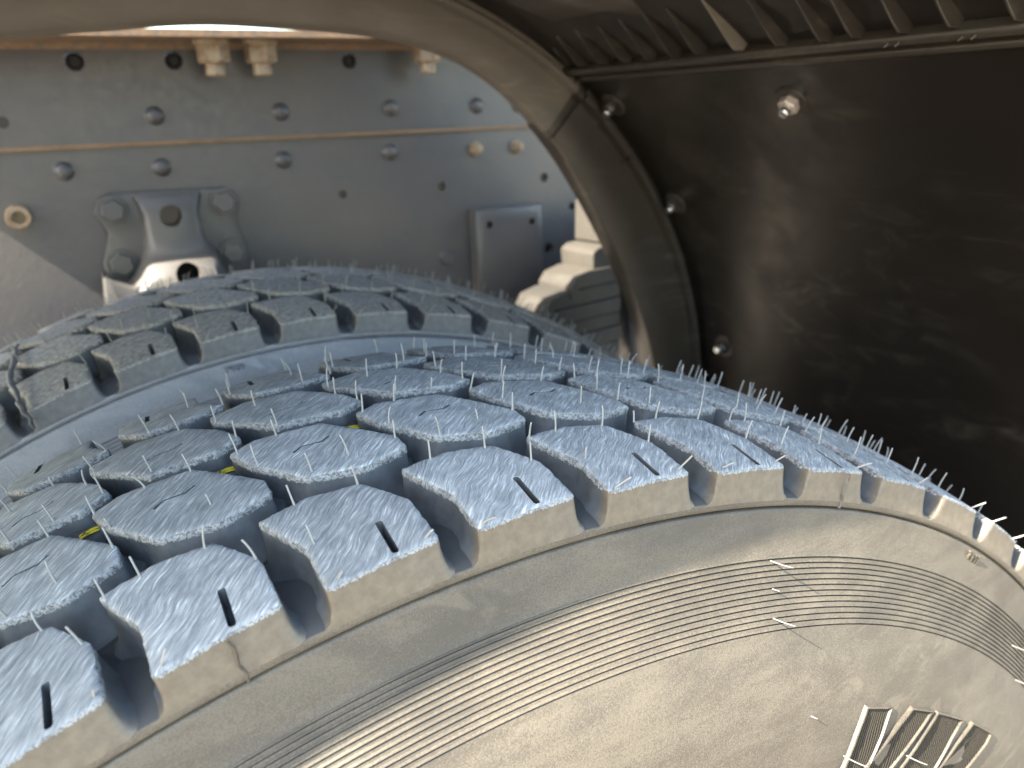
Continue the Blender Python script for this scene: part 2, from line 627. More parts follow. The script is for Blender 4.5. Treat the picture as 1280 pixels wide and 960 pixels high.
    me = mesh('tread_block', verts, faces, True)
    if len(me.vertices) == len(verts):
        at = me.attributes.new('wear', 'FLOAT_COLOR', 'POINT')
        at.data.foreach_set('color', [x for c_ in col for x in c_])
        ul = me.uv_layers.new(name='UVMap')
        for lp in me.loops:
            ul.data[lp.index].uv = uv[lp.vertex_index]
    fix(me)
    b = bmesh.new()
    b.from_mesh(me)
    for e in b.edges:
        if len(e.link_faces) == 2 and e.calc_face_angle(0) > R(55):
            e.smooth = False
    b.to_mesh(me)
    b.free()
    return me

def carcass_mesh():
    rr = [.4870, .4840, .475, .466, .452, .438, .42, .40, .38, .36, .34, .32, .30, .288]
    yy = [-.0004, -.0009, -.0036, -.0066, -.0122, -.019, -.0265, -.0322, -.0358, -.0366, -.034, -.027, -.013, .010]
    def interp(r):
        for i in range(len(rr) - 1):
            if rr[i] >= r >= rr[i + 1]:
                # Catmull-Rom
                t = (rr[i] - r) / (rr[i] - rr[i + 1])
                p0 = yy[max(i - 1, 0)]; p1 = yy[i]; p2 = yy[i + 1]; p3 = yy[min(i + 2, len(yy) - 1)]
                return 0.5 * (2 * p1 + (p2 - p0) * t + (2 * p0 - 5 * p1 + 4 * p2 - p3) * t * t + (3 * p1 - p0 - 3 * p2 + p3) * t ** 3)
        return yy[-1]
    side = [(.4908, .0010), (.4903, -.0002), (.4890, -.0008), (.4872, -.0007), (.4869, -.0004), (.4867, .0022), (.4859, .0022), (.4855, -.0001), (.4850, -.0005)]
    r = .4835
    while r > .4668:
        side.append((r, interp(r))); r -= .002
    k = 12
    sp = (.4655 - .4385) / k
    for i in range(k + 1):
        r0 = .4660 - i * sp
        g = 0.0010
        side += [(r0, interp(r0)), (r0 - .00020, interp(r0) - .00055), (r0 - .00050, interp(r0 - .0005) - .0006), (r0 - .00062, interp(r0 - .0006) + g), (r0 - .00115, interp(r0 - .0011) + g), (r0 - .0013, interp(r0 - .0013))]
        if i < k:
            side.append((r0 - sp * .75, interp(r0 - sp * .75)))
    r = .4365
    while r > .289:
        side.append((r, interp(r))); r -= .004
    side.append((.288, .012))
    side = side[::-1]
    floor = [(.4914, .0035), (.4922, .008), (.4930, .015), (.4936, .028)]
    ys = [.04 + .146 * i / 10 for i in range(11)]
    mid = [(prof(y) - .0205, y) for y in ys]
    half2 = [(r, .226 - y) for r, y in floor[::-1]]
    simple = [(.4908, .0010), (.4900, -.0005), (.4872, -.0005), (.4862, .0035), (.4830, .0032), (.475, 0), (.466, -.0039), (.452, -.011), (.438, -.019), (.42, -.0265), (.40, -.0322), (.38, -.0358), (.36, -.0366), (.34, -.034), (.32, -.027), (.30, -.013), (.288, .012)]
    far = [(r, .226 - y) for r, y in simple]
    pr = side + floor + mid + half2 + far
    seg = 348
    v, f = [], []
    n = len(pr)
    for i in range(seg):
        a = 2 * math.pi * i / seg
        for r, y in pr:
            v.append((r * math.sin(a), y, r * math.cos(a)))
    for i in range(seg):
        j = (i + 1) % seg
        for q in range(n - 1):
            f.append([i * n + q, i * n + q + 1, j * n + q + 1, j * n + q])
    me = mesh('carcass', v, f, True)
    lo_, hi_ = len(side) - 2, len(side) + len(floor) + len(mid) + len(half2)
    me.polygons.foreach_set('material_index', [1 if lo_ <= i % (n - 1) < hi_ else 0 for i in range(len(me.polygons))])
    fix(me)
    b = bmesh.new(); b.from_mesh(me)
    for e in b.edges:
        if len(e.link_faces) == 2 and e.calc_face_angle(0) > R(42):
            e.smooth = False
    b.to_mesh(me); b.free()
    return me, interp

SH = [block_mesh(SHOULDER, SLOT_S, 11 + i) for i in range(4)]
SH2 = [block_mesh(rot180(SHOULDER), SLOT_S, 31 + i, True) for i in range(2)]
HX = [block_mesh(HEX, SLOT_H, 51 + i, False, .003) for i in range(4)]
HX2 = [block_mesh(rot180(HEX), SLOT_H, 71 + i, True, .003) for i in range(3)]
CARC, side_y = carcass_mesh()

def pin_mesh(L, bend, r=0.00043):
    v, f = [], []
    k = 5
    for i in range(k):
        t = i / (k - 1)
        x = bend * t * t * L
        z = L * t * (1 - 0.25 * abs(bend) * t)
        rad = r * (1.25 if i == 0 else 1.0 - 0.15 * t)
        for j in range(6):
            a = j * math.pi / 3
            v.append((x + rad * math.cos(a), rad * math.sin(a), z))
    for i in range(k - 1):
        for j in range(6):
            f.append([i * 6 + j, i * 6 + (j + 1) % 6, (i + 1) * 6 + (j + 1) % 6, (i + 1) * 6 + j])
    f.append([(k - 1) * 6 + j for j in range(6)])
    return fix(mesh('vent_pin', v, f, True))
PINS = [pin_mesh(.0085, .03), pin_mesh(.0100, .14), pin_mesh(.0080, .25), pin_mesh(.0092, -.10), pin_mesh(.0055, .1), pin_mesh(.0098, .40)]

PIN_S = [(-.02, .0458), (.22, .0478), (.63, .0462), (.845, .0283), (.22, .0240), (.205, .0030), (.825, .0062)]
PIN_H = [(.03, .1045), (.36, .1085), (.69, .1055), (1.09, .0725), (.40, .0655), (.12, .0875), (.74, .0700)]
def rot_p(l):
    return [(1.12 - u, .226 - y) for u, y in l]

# tie bars between the hex blocks, their tops crossed by the yellow line
def tie_bar_mesh(poly=((.70, .0985), (.90, .0985), (1.02, .1035), (1.02, .1225), (.84, .1265), (.66, .1185)), top=.0075):
    v, f = [], []
    n = len(poly)
    for d, o in ((top, 0), (.0215, .12)):
        cu = sum(p[0] for p in poly) / n; cy = sum(p[1] for p in poly) / n
        for u, y in poly:
            v.append(cyl((cu + (u - cu) * (1 + o)) * PITCH_M, cy + (y - cy) * (1 + o), d))
    f.append(list(range(n)))
    for i in range(n):
        j = (i + 1) % n
        f.append([i, j, n + j, n + i])
    return bevelled(fix(mesh('tie_bar', v, f)), .0012, 2)
def stripe_mesh(u0, u1, y, wdt, d):
    v, f = [], []
    k = 7
    for i in range(k):
        u = u0 + (u1 - u0) * i / (k - 1)
        b_ = -0.0004 * math.sin(math.pi * i / (k - 1))
        for yy_, dd in ((y, d + .0004), (y, d), (y + wdt, d), (y + wdt, d + .0004)):
            v.append(cyl(u * PITCH_M, yy_, dd + b_))
    for i in range(k - 1):
        for q in range(3):
            a = i * 4 + q
            f.append([a, a + 1, a + 5, a + 4])
    f += [[0, 1, 2, 3], [4 * k - 4, 4 * k - 3, 4 * k - 2, 4 * k - 1]]
    return fix(mesh('yellow_line', v, f))
TIE = tie_bar_mesh()
TIE2 = tie_bar_mesh([(.93, .0755), (1.02, .0915), (1.16, .0905), (1.24, .0770), (1.16, .0660), (1.05, .0665)], .0125)
STRIPE = [stripe_mesh(.72, .83, .1040, .0013, .0072), stripe_mesh(.72, .83, .1064, .0013, .0072), stripe_mesh(.85, 1.0, .1040, .0013, .0064), stripe_mesh(.85, 1.0, .1064, .0013, .0064)]

def logo_bar(poly, interp):
    """raised, bordered bar on the sidewall, outline given as (angle, radius)"""
    def pt(a, r, h):
        a = R(a)
        return (r * math.sin(a), interp(r) - h, r * math.cos(a))
    n = len(poly)
    ca = sum(p[0] for p in poly) / n; cr = sum(p[1] for p in poly) / n
    dens = []
    for i in range(n):
        a, b = poly[i], poly[(i + 1) % n]
        for t in (0, .25, .5, .75):
            dens.append((a[0] + (b[0] - a[0]) * t, a[1] + (b[1] - a[1]) * t))
    n = len(dens)
    def shrink(k):
        out = []
        for i in range(n):
            a = Vector((R(dens[i - 1][0]) * .39, dens[i - 1][1])); b = Vector((R(dens[(i + 1) % n][0]) * .39, dens[(i + 1) % n][1]))
            d = (b - a).normalized(); nn = Vector((-d.y, d.x))
            p = Vector((R(dens[i][0]) * .39, dens[i][1]))
            cc = Vector((R(ca) * .39, cr)) - p
            if nn.dot(cc) < 0:
                nn = -nn
            q = p + nn * k
            out.append((math.degrees(q.x / .39), q.y))
        return out
    v, f = [], []
    for poly_, h in ((dens, -.001), (shrink(.0002), .0017), (shrink(.0009), .0019), (shrink(.0012), .0009)):
        v += [pt(a, r, h) for a, r in poly_]
    for k in range(3):
        for i in range(n):
            j = (i + 1) % n
            f.append([k * n + i, k * n + j, (k + 1) * n + j, (k + 1) * n + i])
    f.append([3 * n + i for i in range(n)])
    me = mesh('raised_bar', v, f)
    me.materials.append(MAT['side'])
    me.materials.append(MAT['emblem'])
    me.polygons[len(f) - 1].material_index = 1
    return smooth_by_angle(fix(me), 40)

M = Mat('hatched_emblem_rubber', (0.05, 0.04, 0.03), 0.85, 0.0, 0.2)
c = M.coord('Object')
wv = M.n('TexWave', wave_type='BANDS', bands_direction='X')
M.l(M.mapping(c, rot=(0, R(-30), 0), scale=(1, 1, 1)), wv.inputs['Vector'])
wv.inputs['Scale'].default_value = 190
wv.inputs['Distortion'].default_value = 0.6
wv.inputs['Detail'].default_value = 2
M.base(M.mix(M.ramp(wv.outputs['Fac'], [(0.3, 0.0), (0.6, 1.0)]), (0.006, 0.005, 0.004), (0.05, 0.043, 0.032)))
M.bump(wv.outputs['Fac'], 0.9, 0.0008)
MAT['emblem'] = M.m

def text_mesh(s, size, depth):
    cu = bpy.data.curves.new('txt', 'FONT')
    cu.body = s
    cu.size = size
    cu.extrude = depth
    cu.align_x = 'CENTER'
    o = bpy.data.objects.new('txt', cu)
    C.objects.link(o)
    dg = bpy.context.evaluated_depsgraph_get()
    dg.update()
    me = bpy.data.meshes.new_from_object(o.evaluated_get(dg))
    bpy.data.objects.remove(o)
    return me

def in_view(p, margin=30):
    d = p - CAM_POS
    z = d.dot(CAM_F)
    if z < 0.05:
        return None
    x = 640 + 1009.5 * d.dot(CAM_R) / z
    y = 480 - 1009.5 * d.dot(CAM_U) / z
    return (x, y, z) if -margin < x < 1280 + margin and -margin < y < 960 + margin else None

def make_tyre(loc, phase, label, tread, side, pinm, marks):
    t = empty('truck_tyre', loc)
    tag(t, label, 'tyre', 'pair of truck tyres side by side')
    def inst(name, me, mat, ang, par=t):
        if not me.materials:
            me.materials.append(mat)
        o = bpy.data.objects.new(name, me)
        C.objects.link(o)
        o.parent = par
        o.rotation_euler.y = ang
        o.material_slots[0].link = 'OBJECT'
        o.material_slots[0].material = mat
        return o
    if not CARC.materials:
        CARC.materials.append(side)
        CARC.materials.append(MAT['groove'])
    inst('carcass', CARC, side, 0)
    pins = []
    rnd = random.Random(int(phase * 1000) + 5)
    for k in range(N_PITCH):
        a = phase + k * P
        for nm, pool, pl in (('shoulder_block', SH, PIN_S), ('tread_block', HX, PIN_H), ('tread_block', HX2, rot_p(PIN_H)), ('shoulder_block', SH2, rot_p(PIN_S))):
            inst(nm, pool[(k * 7 + (k // 3)) % len(pool)], tread, a)
            for (u, y) in pl:
                if rnd.random() < 0.24:
                    continue
                th = a + (u + rnd.uniform(-.03, .03)) * PITCH_M / .511
                yy_ = y + rnd.uniform(-.0012, .0012)
                r = prof(yy_) - .0003
                p = Vector((r * math.sin(th), yy_, r * math.cos(th)))
                d = Vector((math.sin(th), 0, math.cos(th)))
                edge_out = yy_ < .009
                if edge_out:
                    d = (d + Vector((.45 * math.cos(th), -.75, -.45 * math.sin(th)))).normalized()
                d = (d + Vector((rnd.gauss(0, .07), rnd.gauss(0, .07), rnd.gauss(0, .03)))).normalized()
                Mx = Matrix.Translation(p) @ d.to_track_quat('Z', 'Y').to_matrix().to_4x4() @ Matrix.Rotation(rnd.uniform(0, 6.28), 4, 'Z')
                w_ = p + Vector(loc)
                vis = in_view(w_)
                facing = (CAM_POS - w_).dot(Vector((math.sin(th), 0, math.cos(th)))) > -0.01
                me = PINS[rnd.choice((0, 0, 0, 1, 1, 2, 3, 3, 4) if not edge_out else (4, 4, 0, 2))]
                pins.append((vis[2] if vis and facing else 9 + rnd.random(), Mx, me))
        inst('tie_bar', TIE2, tread, a)
        o = inst('tie_bar', TIE, tread, a)
        for q in STRIPE:
            inst('yellow_line', q, MAT['yellow'], 0, o)
    pins.sort(key=lambda x: x[0])
    for z, Mx, me in pins[:290]:
        if not me.materials:
            me.materials.append(pinm)
        o = bpy.data.objects.new('vent_pin', me)
        C.objects.link(o)
        o.parent = t
        o.matrix_local = Mx
        o.material_slots[0].link = 'OBJECT'
        o.material_slots[0].material = pinm
    v, f = [], []
    for z, Mx, me in pins[290:]:
        b0 = len(v)
        v += [Mx @ x.co for x in me.vertices]
        f += [[b0 + i for i in pl.vertices] for pl in me.polygons]
    o = link('vent_pins', mesh('vent_pins', v, f, True), pinm, t)
    o['kind'] = 'stuff'
    o['label'] = 'smaller rubber vent pins further round the tread'
    # tread wear mark in raised letters under the crease
    for ang in marks:
        tm = text_mesh('TWI', .0075, .0006)
        a = R(ang)
        tm.transform(Matrix.Translation((.4785 * math.sin(a), side_y(.481) - .0004, .4785 * math.cos(a))) @ Matrix.Rotation(a, 4, 'Y') @ Matrix.Rotation(R(90 + 12), 4, 'X'))
        link('raised_letters', tm, side, t)
    return t

outer = make_tyre((0, 0, 0), -0.28475, 'near tyre with pale buffed tread and dusty sunlit tan sidewall', MAT['tread'], MAT['side'], MAT['pin'], (33.4,))
inner = make_tyre((0, 0.332, 0), -0.26411, 'far tyre with dull dark tread between the near tyre and the chassis', MAT['tread_inner'], MAT['side_inner'], MAT['pin_inner'], (-6.2,))

# ragged strip of moulding flash hanging across the far tyre's tread
def strip_mesh(pts, r):
    v, f = [], []
    P_ = [Vector(p) for p in pts]
    dense = []
    for i in range(len(P_) - 1):
        for t in range(6):
            dense.append(P_[i].lerp(P_[i + 1], t / 6))
    for i, p in enumerate(dense):
        k = Vector((i * .35, 1.3, 0))
        p = p + Vector((noise.noise(k) * .0022, 0, noise.noise(k + Vector((9, 0, 0))) * .0012))
        d = (dense[min(i + 1, len(dense) - 1)] - dense[max(i - 1, 0)]).normalized()
        a_ = d.cross(Vector((0, 0, 1))).normalized(); b_ = d.cross(a_)
        w_ = r * (1 + .7 * noise.noise(k + Vector((3, 7, 0))))
        for j in range(6):
            an = j * math.pi / 3
            v.append(p + a_ * math.cos(an) * w_ * 1.4 + b_ * math.sin(an) * w_ * .6)
    for i in range(len(dense) - 1):
        for j in range(6):
            f.append([i * 6 + j, i * 6 + (j + 1) % 6, (i + 1) * 6 + (j + 1) % 6, (i + 1) * 6 + j])
    return fix(mesh('rubber_flash', v, f, True))
MAT['flash'] = Mat('grey_rubber_flash', (0.13, 0.125, 0.12), 0.6).m
link('rubber_flash', strip_mesh([(-.1848, .135, .4835), (-.1836, .1157, .4850), (-.1841, .0752, .4845), (-.1850, .0469, .4815), (-.1815, .0176, .4780), (-.1780, -.001, .474), (-.1752, -.0035, .468), (-.1735, -.004, .460)], .0013), MAT['flash'], inner)

# raised hatched bars of the emblem on the near sidewall
BARS = [[(21.50, .4042), (24.40, .4040), (23.93, .3908), (23.18, .3752), (22.6, .362), (19.3, .362), (20.18, .3759), (20.78, .3907)],
        [(26.90, .4041), (29.78, .4040), (28.73, .3948), (26.13, .3738), (24.9, .362), (21.2, .364), (22.59, .3746), (25.77, .3969)],
        [(30.39, .4039), (34.37, .4038), (33.41, .3926), (32.42, .3759), (31.8, .362), (25.8, .364), (27.27, .3739), (29.18, .3929)],
        [(36.00, .4041), (39.69, .4038), (39.20, .3962), (37.37, .3806), (36.0, .366), (31.0, .366), (32.74, .3761), (34.26, .3912)]]
for b in BARS:
    link('emblem_bar', logo_bar(b, side_y), None, outer)

# radial mould lines across the buttress and stray pins on the sidewall
def mould_line(ang, r0, r1, y, wdt=.0006):
    v, f = [], []
    for i in range(6):
        r = r0 + (r1 - r0) * i / 5
        a = R(ang) + .0012 * math.sin(i * 2.1)
        for da, h in ((-wdt, 0), (0, .0009), (wdt, 0)):
            aa = a + da / .5
            v.append((r * math.sin(aa), y - h, r * math.cos(aa)))
    for i in range(5):
        for q in range(2):
            f.append([i * 3 + q, i * 3 + q + 1, i * 3 + q + 4, i * 3 + q + 3])
    return fix(mesh('mould_line', v, f))
for ang in (18.55, -12.88):
    link('mould_line', mould_line(ang, .4865, .5035, -.0006), MAT['side'], outer)
for ang, r, L in ((13.29, .4644, .0105), (13.09, .4427, .0105), (13.3, .4535, .0035), (20.2, .3816, .011), (27.6, .381, .011), (41.9, .4525, .0105), (43.0, .437, .009), (16.2, .402, .003)):
    a = R(ang)
    me = pin_mesh(L, .15, .00032)
    o = link('vent_pin', me, MAT['flash'], outer)
    n_ = Vector((.12, -.97, .10))
    n_.rotate(Matrix.Rotation(a, 3, 'Y'))
    o.matrix_local = Matrix.Translation((r * math.sin(a), side_y(r), r * math.cos(a))) @ n_.to_track_quat('Z', 'Y').to_matrix().to_4x4()

# ------------------------------------------------------------------ mudguard
FC = Vector((.03, .27))                       # centre of the arch (x, z)
LO = [(-45, .47), (-15, .458), (0, .4535), (7.9, .4500), (17.5, .4430), (26.5, .4390), (37.1, .4420), (48.2, .4520), (56.6, .4600), (61.7, .4620), (66.3, .4605), (74.4, .4535), (80, .4478), (86.4, .4444), (94, .4465), (102.7, .4515), (108, .4595), (112.9, .4700), (125, .498), (145, .53), (190, .55)]
def r_lo(phi):
    for i in range(len(LO) - 1):
        if LO[i][0] <= phi <= LO[i + 1][0]:
            t = (phi - LO[i][0]) / (LO[i + 1][0] - LO[i][0])
            p0 = LO[max(i - 1, 0)][1]; p1 = LO[i][1]; p2 = LO[i + 1][1]; p3 = LO[min(i + 2, len(LO) - 1)][1]
            return 0.5 * (2 * p1 + (p2 - p0) * t + (2 * p0 - 5 * p1 + 4 * p2 - p3) * t * t + (3 * p1 - p0 - 3 * p2 + p3) * t ** 3)
    return LO[-1][1]
def r_hi(phi):
    # ray from FC to the shell circle of radius .51 about (.046,.267)
    d = Vector((math.cos(R(phi)), math.sin(R(phi))))
    o = FC - Vector((.046, .267))
    b = o.dot(d)
    r = -b + math.sqrt(b * b - o.dot(o) + .51 * .51)
    return max(r, r_lo(phi) + .05)
def fpt(phi, r, y):
    return (FC.x + r * math.cos(R(phi)), y, FC.y + r * math.sin(R(phi)))
Y_IN, Y_OUT = .540, -.049

mud = empty('mudguard', (FC.x, 0.25, FC.y))
tag(mud, 'black plastic mudguard arching over both tyres, with ribs and bolts inside', 'mudguard')
def child(name, me, mat, par=mud):
    inv = Matrix.Translation(par.location) if par.type == 'EMPTY' else None
    if inv is not None:
        me.transform(inv.inverted())
    return link(name, me, mat, par)

def shell(p0, p1, th=.004):
    v, f = [], []
    k = max(4, int((p1 - p0) / 2))
    ys = [Y_OUT + (Y_IN + .005 - Y_OUT) * i / 14 for i in range(15)]
    for lay in (0, th):
        for i in range(k + 1):
            phi = p0 + (p1 - p0) * i / k
            for y in ys:
                wob = .0012 * noise.noise(Vector((phi * .06, y * 7, 3)))
                v.append(fpt(phi, r_hi(phi) + lay + wob, y))
    n = len(ys)
    off = (k + 1) * n
    for lay in (0, off):
        for i in range(k):
            for j in range(n - 1):
                f.append([lay + i * n + j, lay + i * n + j + 1, lay + (i + 1) * n + j + 1, lay + (i + 1) * n + j])
    for i in range(k):
        for j in (0, n - 1):
            a = i * n + j
            f.append([a, a + n, a + n + off, a + off])
    for j in range(n - 1):
        for i in (0, k):
            a = i * n + j
            f.append([a, a + 1, a + 1 + off, a + off])
    return smooth_by_angle(fix(mesh('shell', v, f)), 40)
child('side_panel', shell(-42, 51.1), MAT['panel'])
child('upper_panel', shell(51.3, 152), MAT['panel'])

def sweep_phi(section, p0, p1, step=1.5):
    """section(phi) -> list of (r, y); swept along the arch and closed"""
    k = max(3, int(abs(p1 - p0) / step))
    v, f = [], []
    for i in range(k + 1):
        phi = p0 + (p1 - p0) * i / k
        s = section(phi)
        n = len(s)
        v += [fpt(phi, r, y) for r, y in s]
    for i in range(k):
        for j in range(n):
            f.append([i * n + j, i * n + (j + 1) % n, (i + 1) * n + (j + 1) % n, (i + 1) * n + j])
    f += [list(range(n)), [k * n + j for j in range(n)]]
    return smooth_by_angle(fix(mesh('sweep', v, f)), 32)
def lip_section(dy, ridge):
    def s(phi):
        a, b = r_lo(phi), r_hi(phi) + .002
        y = Y_IN + dy
        w_ = b - a
        return [(a, y + .026), (a - .0006, y + .008), (a + .0015, y + .0015), (a + .005, y), (a + w_ * .45, y - .0012), (b - .020, y - .0016), (b - .0165, y - .0016 - ridge), (b - .0115, y - .002 - ridge),
                (b - .008, y - .001), (b - .003, y - .001), (b, y + .002), (b, y + .006), (b - .012, y + .006), (a + .006, y + .006), (a + .0035, y + .026)]
    return s
child('lip', sweep_phi(lip_section(-.003, .006), 49.7, 152), MAT['lip_lit'])
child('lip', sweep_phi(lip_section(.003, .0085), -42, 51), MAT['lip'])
child('lip_joint_cover', sweep_phi(lip_section(-.002, .0085), 44.5, 48.3, .6), MAT['lip'])

# two beads of the seam between the panels
def bead(pa, pb, h, y0=Y_OUT + .004, y1=Y_IN - .004):
    v, f = [], []
    for y in (y0, y1):
        for phi, r in ((pa, .002), (pa, -h * .8), (pa + (pb - pa) * .25, -h), (pa + (pb - pa) * .75, -h), (pb, -h * .8), (pb, .002)):
            v.append(fpt(phi, r_hi(phi) + r, y))
    for j in range(6):
        f.append([j, (j + 1) % 6, 6 + (j + 1) % 6, 6 + j])
    f += [list(range(6)), list(range(6, 12))]
    return bevelled(fix(mesh('bead', v, f)), .0006, 2)
child('seam_flange', bead(51.45, 52.35, .0085), MAT['lip'])
child('seam_flange', bead(50.0, 50.65, .0055), MAT['lip'])
child('seam_flange', bead(50.95, 51.3, .0055), MAT['panel'])
for y in (.148, .140, .098, .090):
    ph = 52.0
    me = box(-.0006, .0006, -.0006, .0006, -.004, .004)
    me.transform(Matrix.Translation(fpt(ph, r_hi(ph) - .0078, y)) @ Matrix.Rotation(R(40), 4, 'Y') @ Matrix.Rotation(R(25), 4, 'X'))
    child('index_mark', me, MAT['lip'])
# triangular gussets standing on the seam
GY = [(.5200, .5), (.4920, .8), (.4546, .9), (.4182, .9), (.3827, .95), (.348, 1.0), (.3178, 1.0), (.2743, 1.05), (.2328, 1.1), (.1936, 1.1), (.1675, 1.1), (.1332, 1.1), (.1000, 1.1), (.062, 1.1), (.025, 1.1)]
for y, s in GY:
    top = 52.8 + 5.6 * s
    h = .0112 * min(1, s)
    tri = [(52.5, .001), (52.5, -h * .55), (53.3, -h), (54.2, -h * .93), (top, -.0006), (top, .001)]
    v = [fpt(p, r_hi(p) + d, y - .0011) for p, d in tri] + [fpt(p, r_hi(p) + d, y + .0011) for p, d in tri]
    n = len(tri)
    f = [list(range(n)), list(range(n, 2 * n))] + [[i, (i + 1) % n, n + (i + 1) % n, n + i] for i in range(n)]
    child('gusset', bevelled(fix(mesh('gusset', v, f)), .0005, 1), MAT['lip_lit'] if y in (.2743,) else MAT['rib'])  # one gusset highlighted with the paler lip colour
# moulded pocket in the upper panel
def pocket():
    y0, y1 = .335, .445
    v = []
    for p, d in ((60.2, .001), (60.8, -.010), (66.5, -.016), (67.5, .001)):
        v.append(fpt(p, r_hi(p) + d, y1))
    for p, d in ((60.2, .001), (60.8, -.010), (66.5, -.016), (67.5, .001)):
        v.append(fpt(p, r_hi(p) + d, y0 + .03))
    v.append(fpt(57.3, r_hi(57.3) + .001, y0 + .012))
    v.append(fpt(62.5, r_hi(62.5) + .001, y0))
    f = [[0, 1, 2, 3], [1, 5, 6, 2], [0, 4, 5, 1], [3, 2, 6, 7], [4, 8, 5], [5, 8, 9, 6], [6, 9, 7]]
    me = mesh('pocket', v, f)
    return bevelled(fix(me), .0018, 2)
child('moulded_pocket', pocket(), MAT['lip'])
# fasteners through the side panel: washer, hex nut, stud end
def fastener(phi, y, s, tilt=0.0, nutmat='brownnut'):
    r = r_hi(phi)
    base = Vector(fpt(phi, r, y))
    d = Vector((-math.cos(R(phi)), -0.10, -math.sin(R(phi)))).normalized()
    wa = lathe([(0, 0), (.0125 * s, 0), (.0130 * s, .0008), (.0125 * s, .0022), (.0075 * s, .0026), (0, .0026)], 28)
    o = child('panel_bolt', placed(wa, base, d), MAT['washer'])
    M0 = Matrix.Translation(-Vector(mud.location))
    nut = lathe([(0, .0022), (.0073 * s, .0022), (.0076 * s, .0034), (.0076 * s, .0085), (.0068 * s, .0096), (0, .0096)], 6)
    nut.polygons.foreach_set('use_smooth', [False] * len(nut.polygons))
    nut = placed(nut, base, d, tilt)
    nut.transform(M0)
    link('nut', nut, MAT[nutmat], o)
    st = lathe([(0, .009), (.0040 * s, .009), (.0040 * s, .0145), (.0033 * s, .0156), (0, .0158)], 18)
    st = placed(st, base, d)
    st.transform(M0)
    link('stud', st, MAT['zinc'], o)
fastener(45.3, .2727, 1.12, .3)
fastener(45.6, .515, 1.15, .2, 'washer')
fastener(30.0, .517, 1.1, .5, 'washer')
fastener(9.2, .497, 1.1, .1, 'washer')

# ------------------------------------------------------------------ chassis rail
YF = .747
rail = empty('chassis_rail', (.2, YF, .55))
tag(rail, 'grey riveted chassis rail behind the tyres with rusty seam and nuts under its flange', 'chassis rail')
holes = [(.1608, .5486, .0052), (.2909, .5488, .0055), (.4424, .5497, .0062), (.4869, .5076, .005), (.448, .4536, .007), (.4876, .4472, .006), (-.1732, .6429, .006), (-.1005, .6981, .0098), (-.0072, .6986, .0098), (.1827, .6971, .0085)]
lower = box(-.372, 1.25, YF, YF + .009, .33, .6165)
upper = box(-.372, 1.25, YF - .004, YF + .009, .6185, .7135)
def cutter(x, z, r):
    return placed(lathe([(0, -.03), (r, -.03), (r, .03), (0, .03)], 20), (x, YF, z), (0, -1, 0))
lower = bool_cut(lower, [cutter(*h) for h in holes + [(-.0364, .5423, .0115), (-.0322, .4835, .0125)] if h[1] < .61])
upper = bool_cut(upper, [cutter(*h) for h in holes if h[1] > .62])
child('web_plate', smooth_by_angle(lower, 30), MAT['frame'], rail)
child('web_plate', smooth_by_angle(upper, 30), MAT['frame'], rail)
# far plate of the rail box, seen through the holes
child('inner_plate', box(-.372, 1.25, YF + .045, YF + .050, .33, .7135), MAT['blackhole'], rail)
# recessed bolts in the top row of holes
for x, z, r in holes[7:]:
    me = placed(lathe([(0, 0), (r * .92, 0), (r * .92, .002), (r * .55, .0030), (r * .5, .0052), (0, .0052)], 8), (x + .001, YF + .006, z), (0, -1, 0), .4)
    child('recessed_bolt', me, MAT['blackhole'], rail)  # near-black colour stands in for the shade inside the holes
child('seam_edge', bevelled(prism([(-.372, .6150), (1.25, .6150), (1.25, .6189), (-.372, .6189)], YF - .0056, YF - .0004), .0008, 1), MAT['rust'], rail)
# top flange with its inner fillet
pts = [(.668, .7158), (.668, .7224), (.760, .7224), (.760, .7092), (.7425, .7092), (.7415, .7122), (.7385, .7147), (.7340, .7160)]
v = [(-.372, y, z) for y, z in pts] + [(1.25, y, z) for y, z in pts]
n = len(pts)
f = [list(range(n)), list(range(n, 2 * n))] + [[i, (i + 1) % n, n + (i + 1) % n, n + i] for i in range(n)]
child('top_flange', smooth_by_angle(fix(mesh('flange', v, f)), 40), MAT['flange'], rail)
def dome(r=.0088):
    return lathe([(r * 1.12, -.001), (r * 1.12, .0012), (r, .0020), (r * .93, r * .42), (r * .72, r * .68), (r * .38, r * .82), (0, r * .86)], 20)
DOMES = [(-.0341, .6444), (.098, .6444), (.2291, .645), (.3435, .6447), (.4047, .644), (.47, .644), (-.1287, .5936), (-.0354, .592), (.0952, .5922), (.2247, .5943), (-.208, .592)]
for x, z in DOMES:
    y = YF - .004 if z > .618 else YF
    child('rivet', placed(dome(), (x, y, z), (0, -1, 0)), MAT['frame'], rail)
for x, z in ((.3408, .5923), (.4005, .5924)):
    me = lathe([(0, 0), (.0095, 0), (.0095, .0022), (.0078, .0030), (.0078, .0085), (.0066, .0098), (.0045, .0098), (.0045, .0135), (.0035, .0145), (0, .0145)], 6)
    child('bolt_head', placed(me, (x, YF, z), (0, -1, 0), .3), MAT['rustbolt'], rail)
me = lathe([(0, 0), (.0105, 0), (.0105, .002), (.0080, .0028), (.0080, .0075), (.0070, .0088), (0, .0088)], 6)
child('bolt_head', placed(me, (.2906, YF, .4578), (0, -1, 0), .6), MAT['frame'], rail)
# bright socket bolt at the left
me = lathe([(0, 0), (.0120, 0), (.0124, .002), (.0120, .010), (.0108, .0118), (.0064, .0118), (.0062, .0035), (0, .0035)], 24)
child('socket_bolt', placed(me, (-.1775, YF, .552), (0, -1, 0)), MAT['rustbolt'], rail)
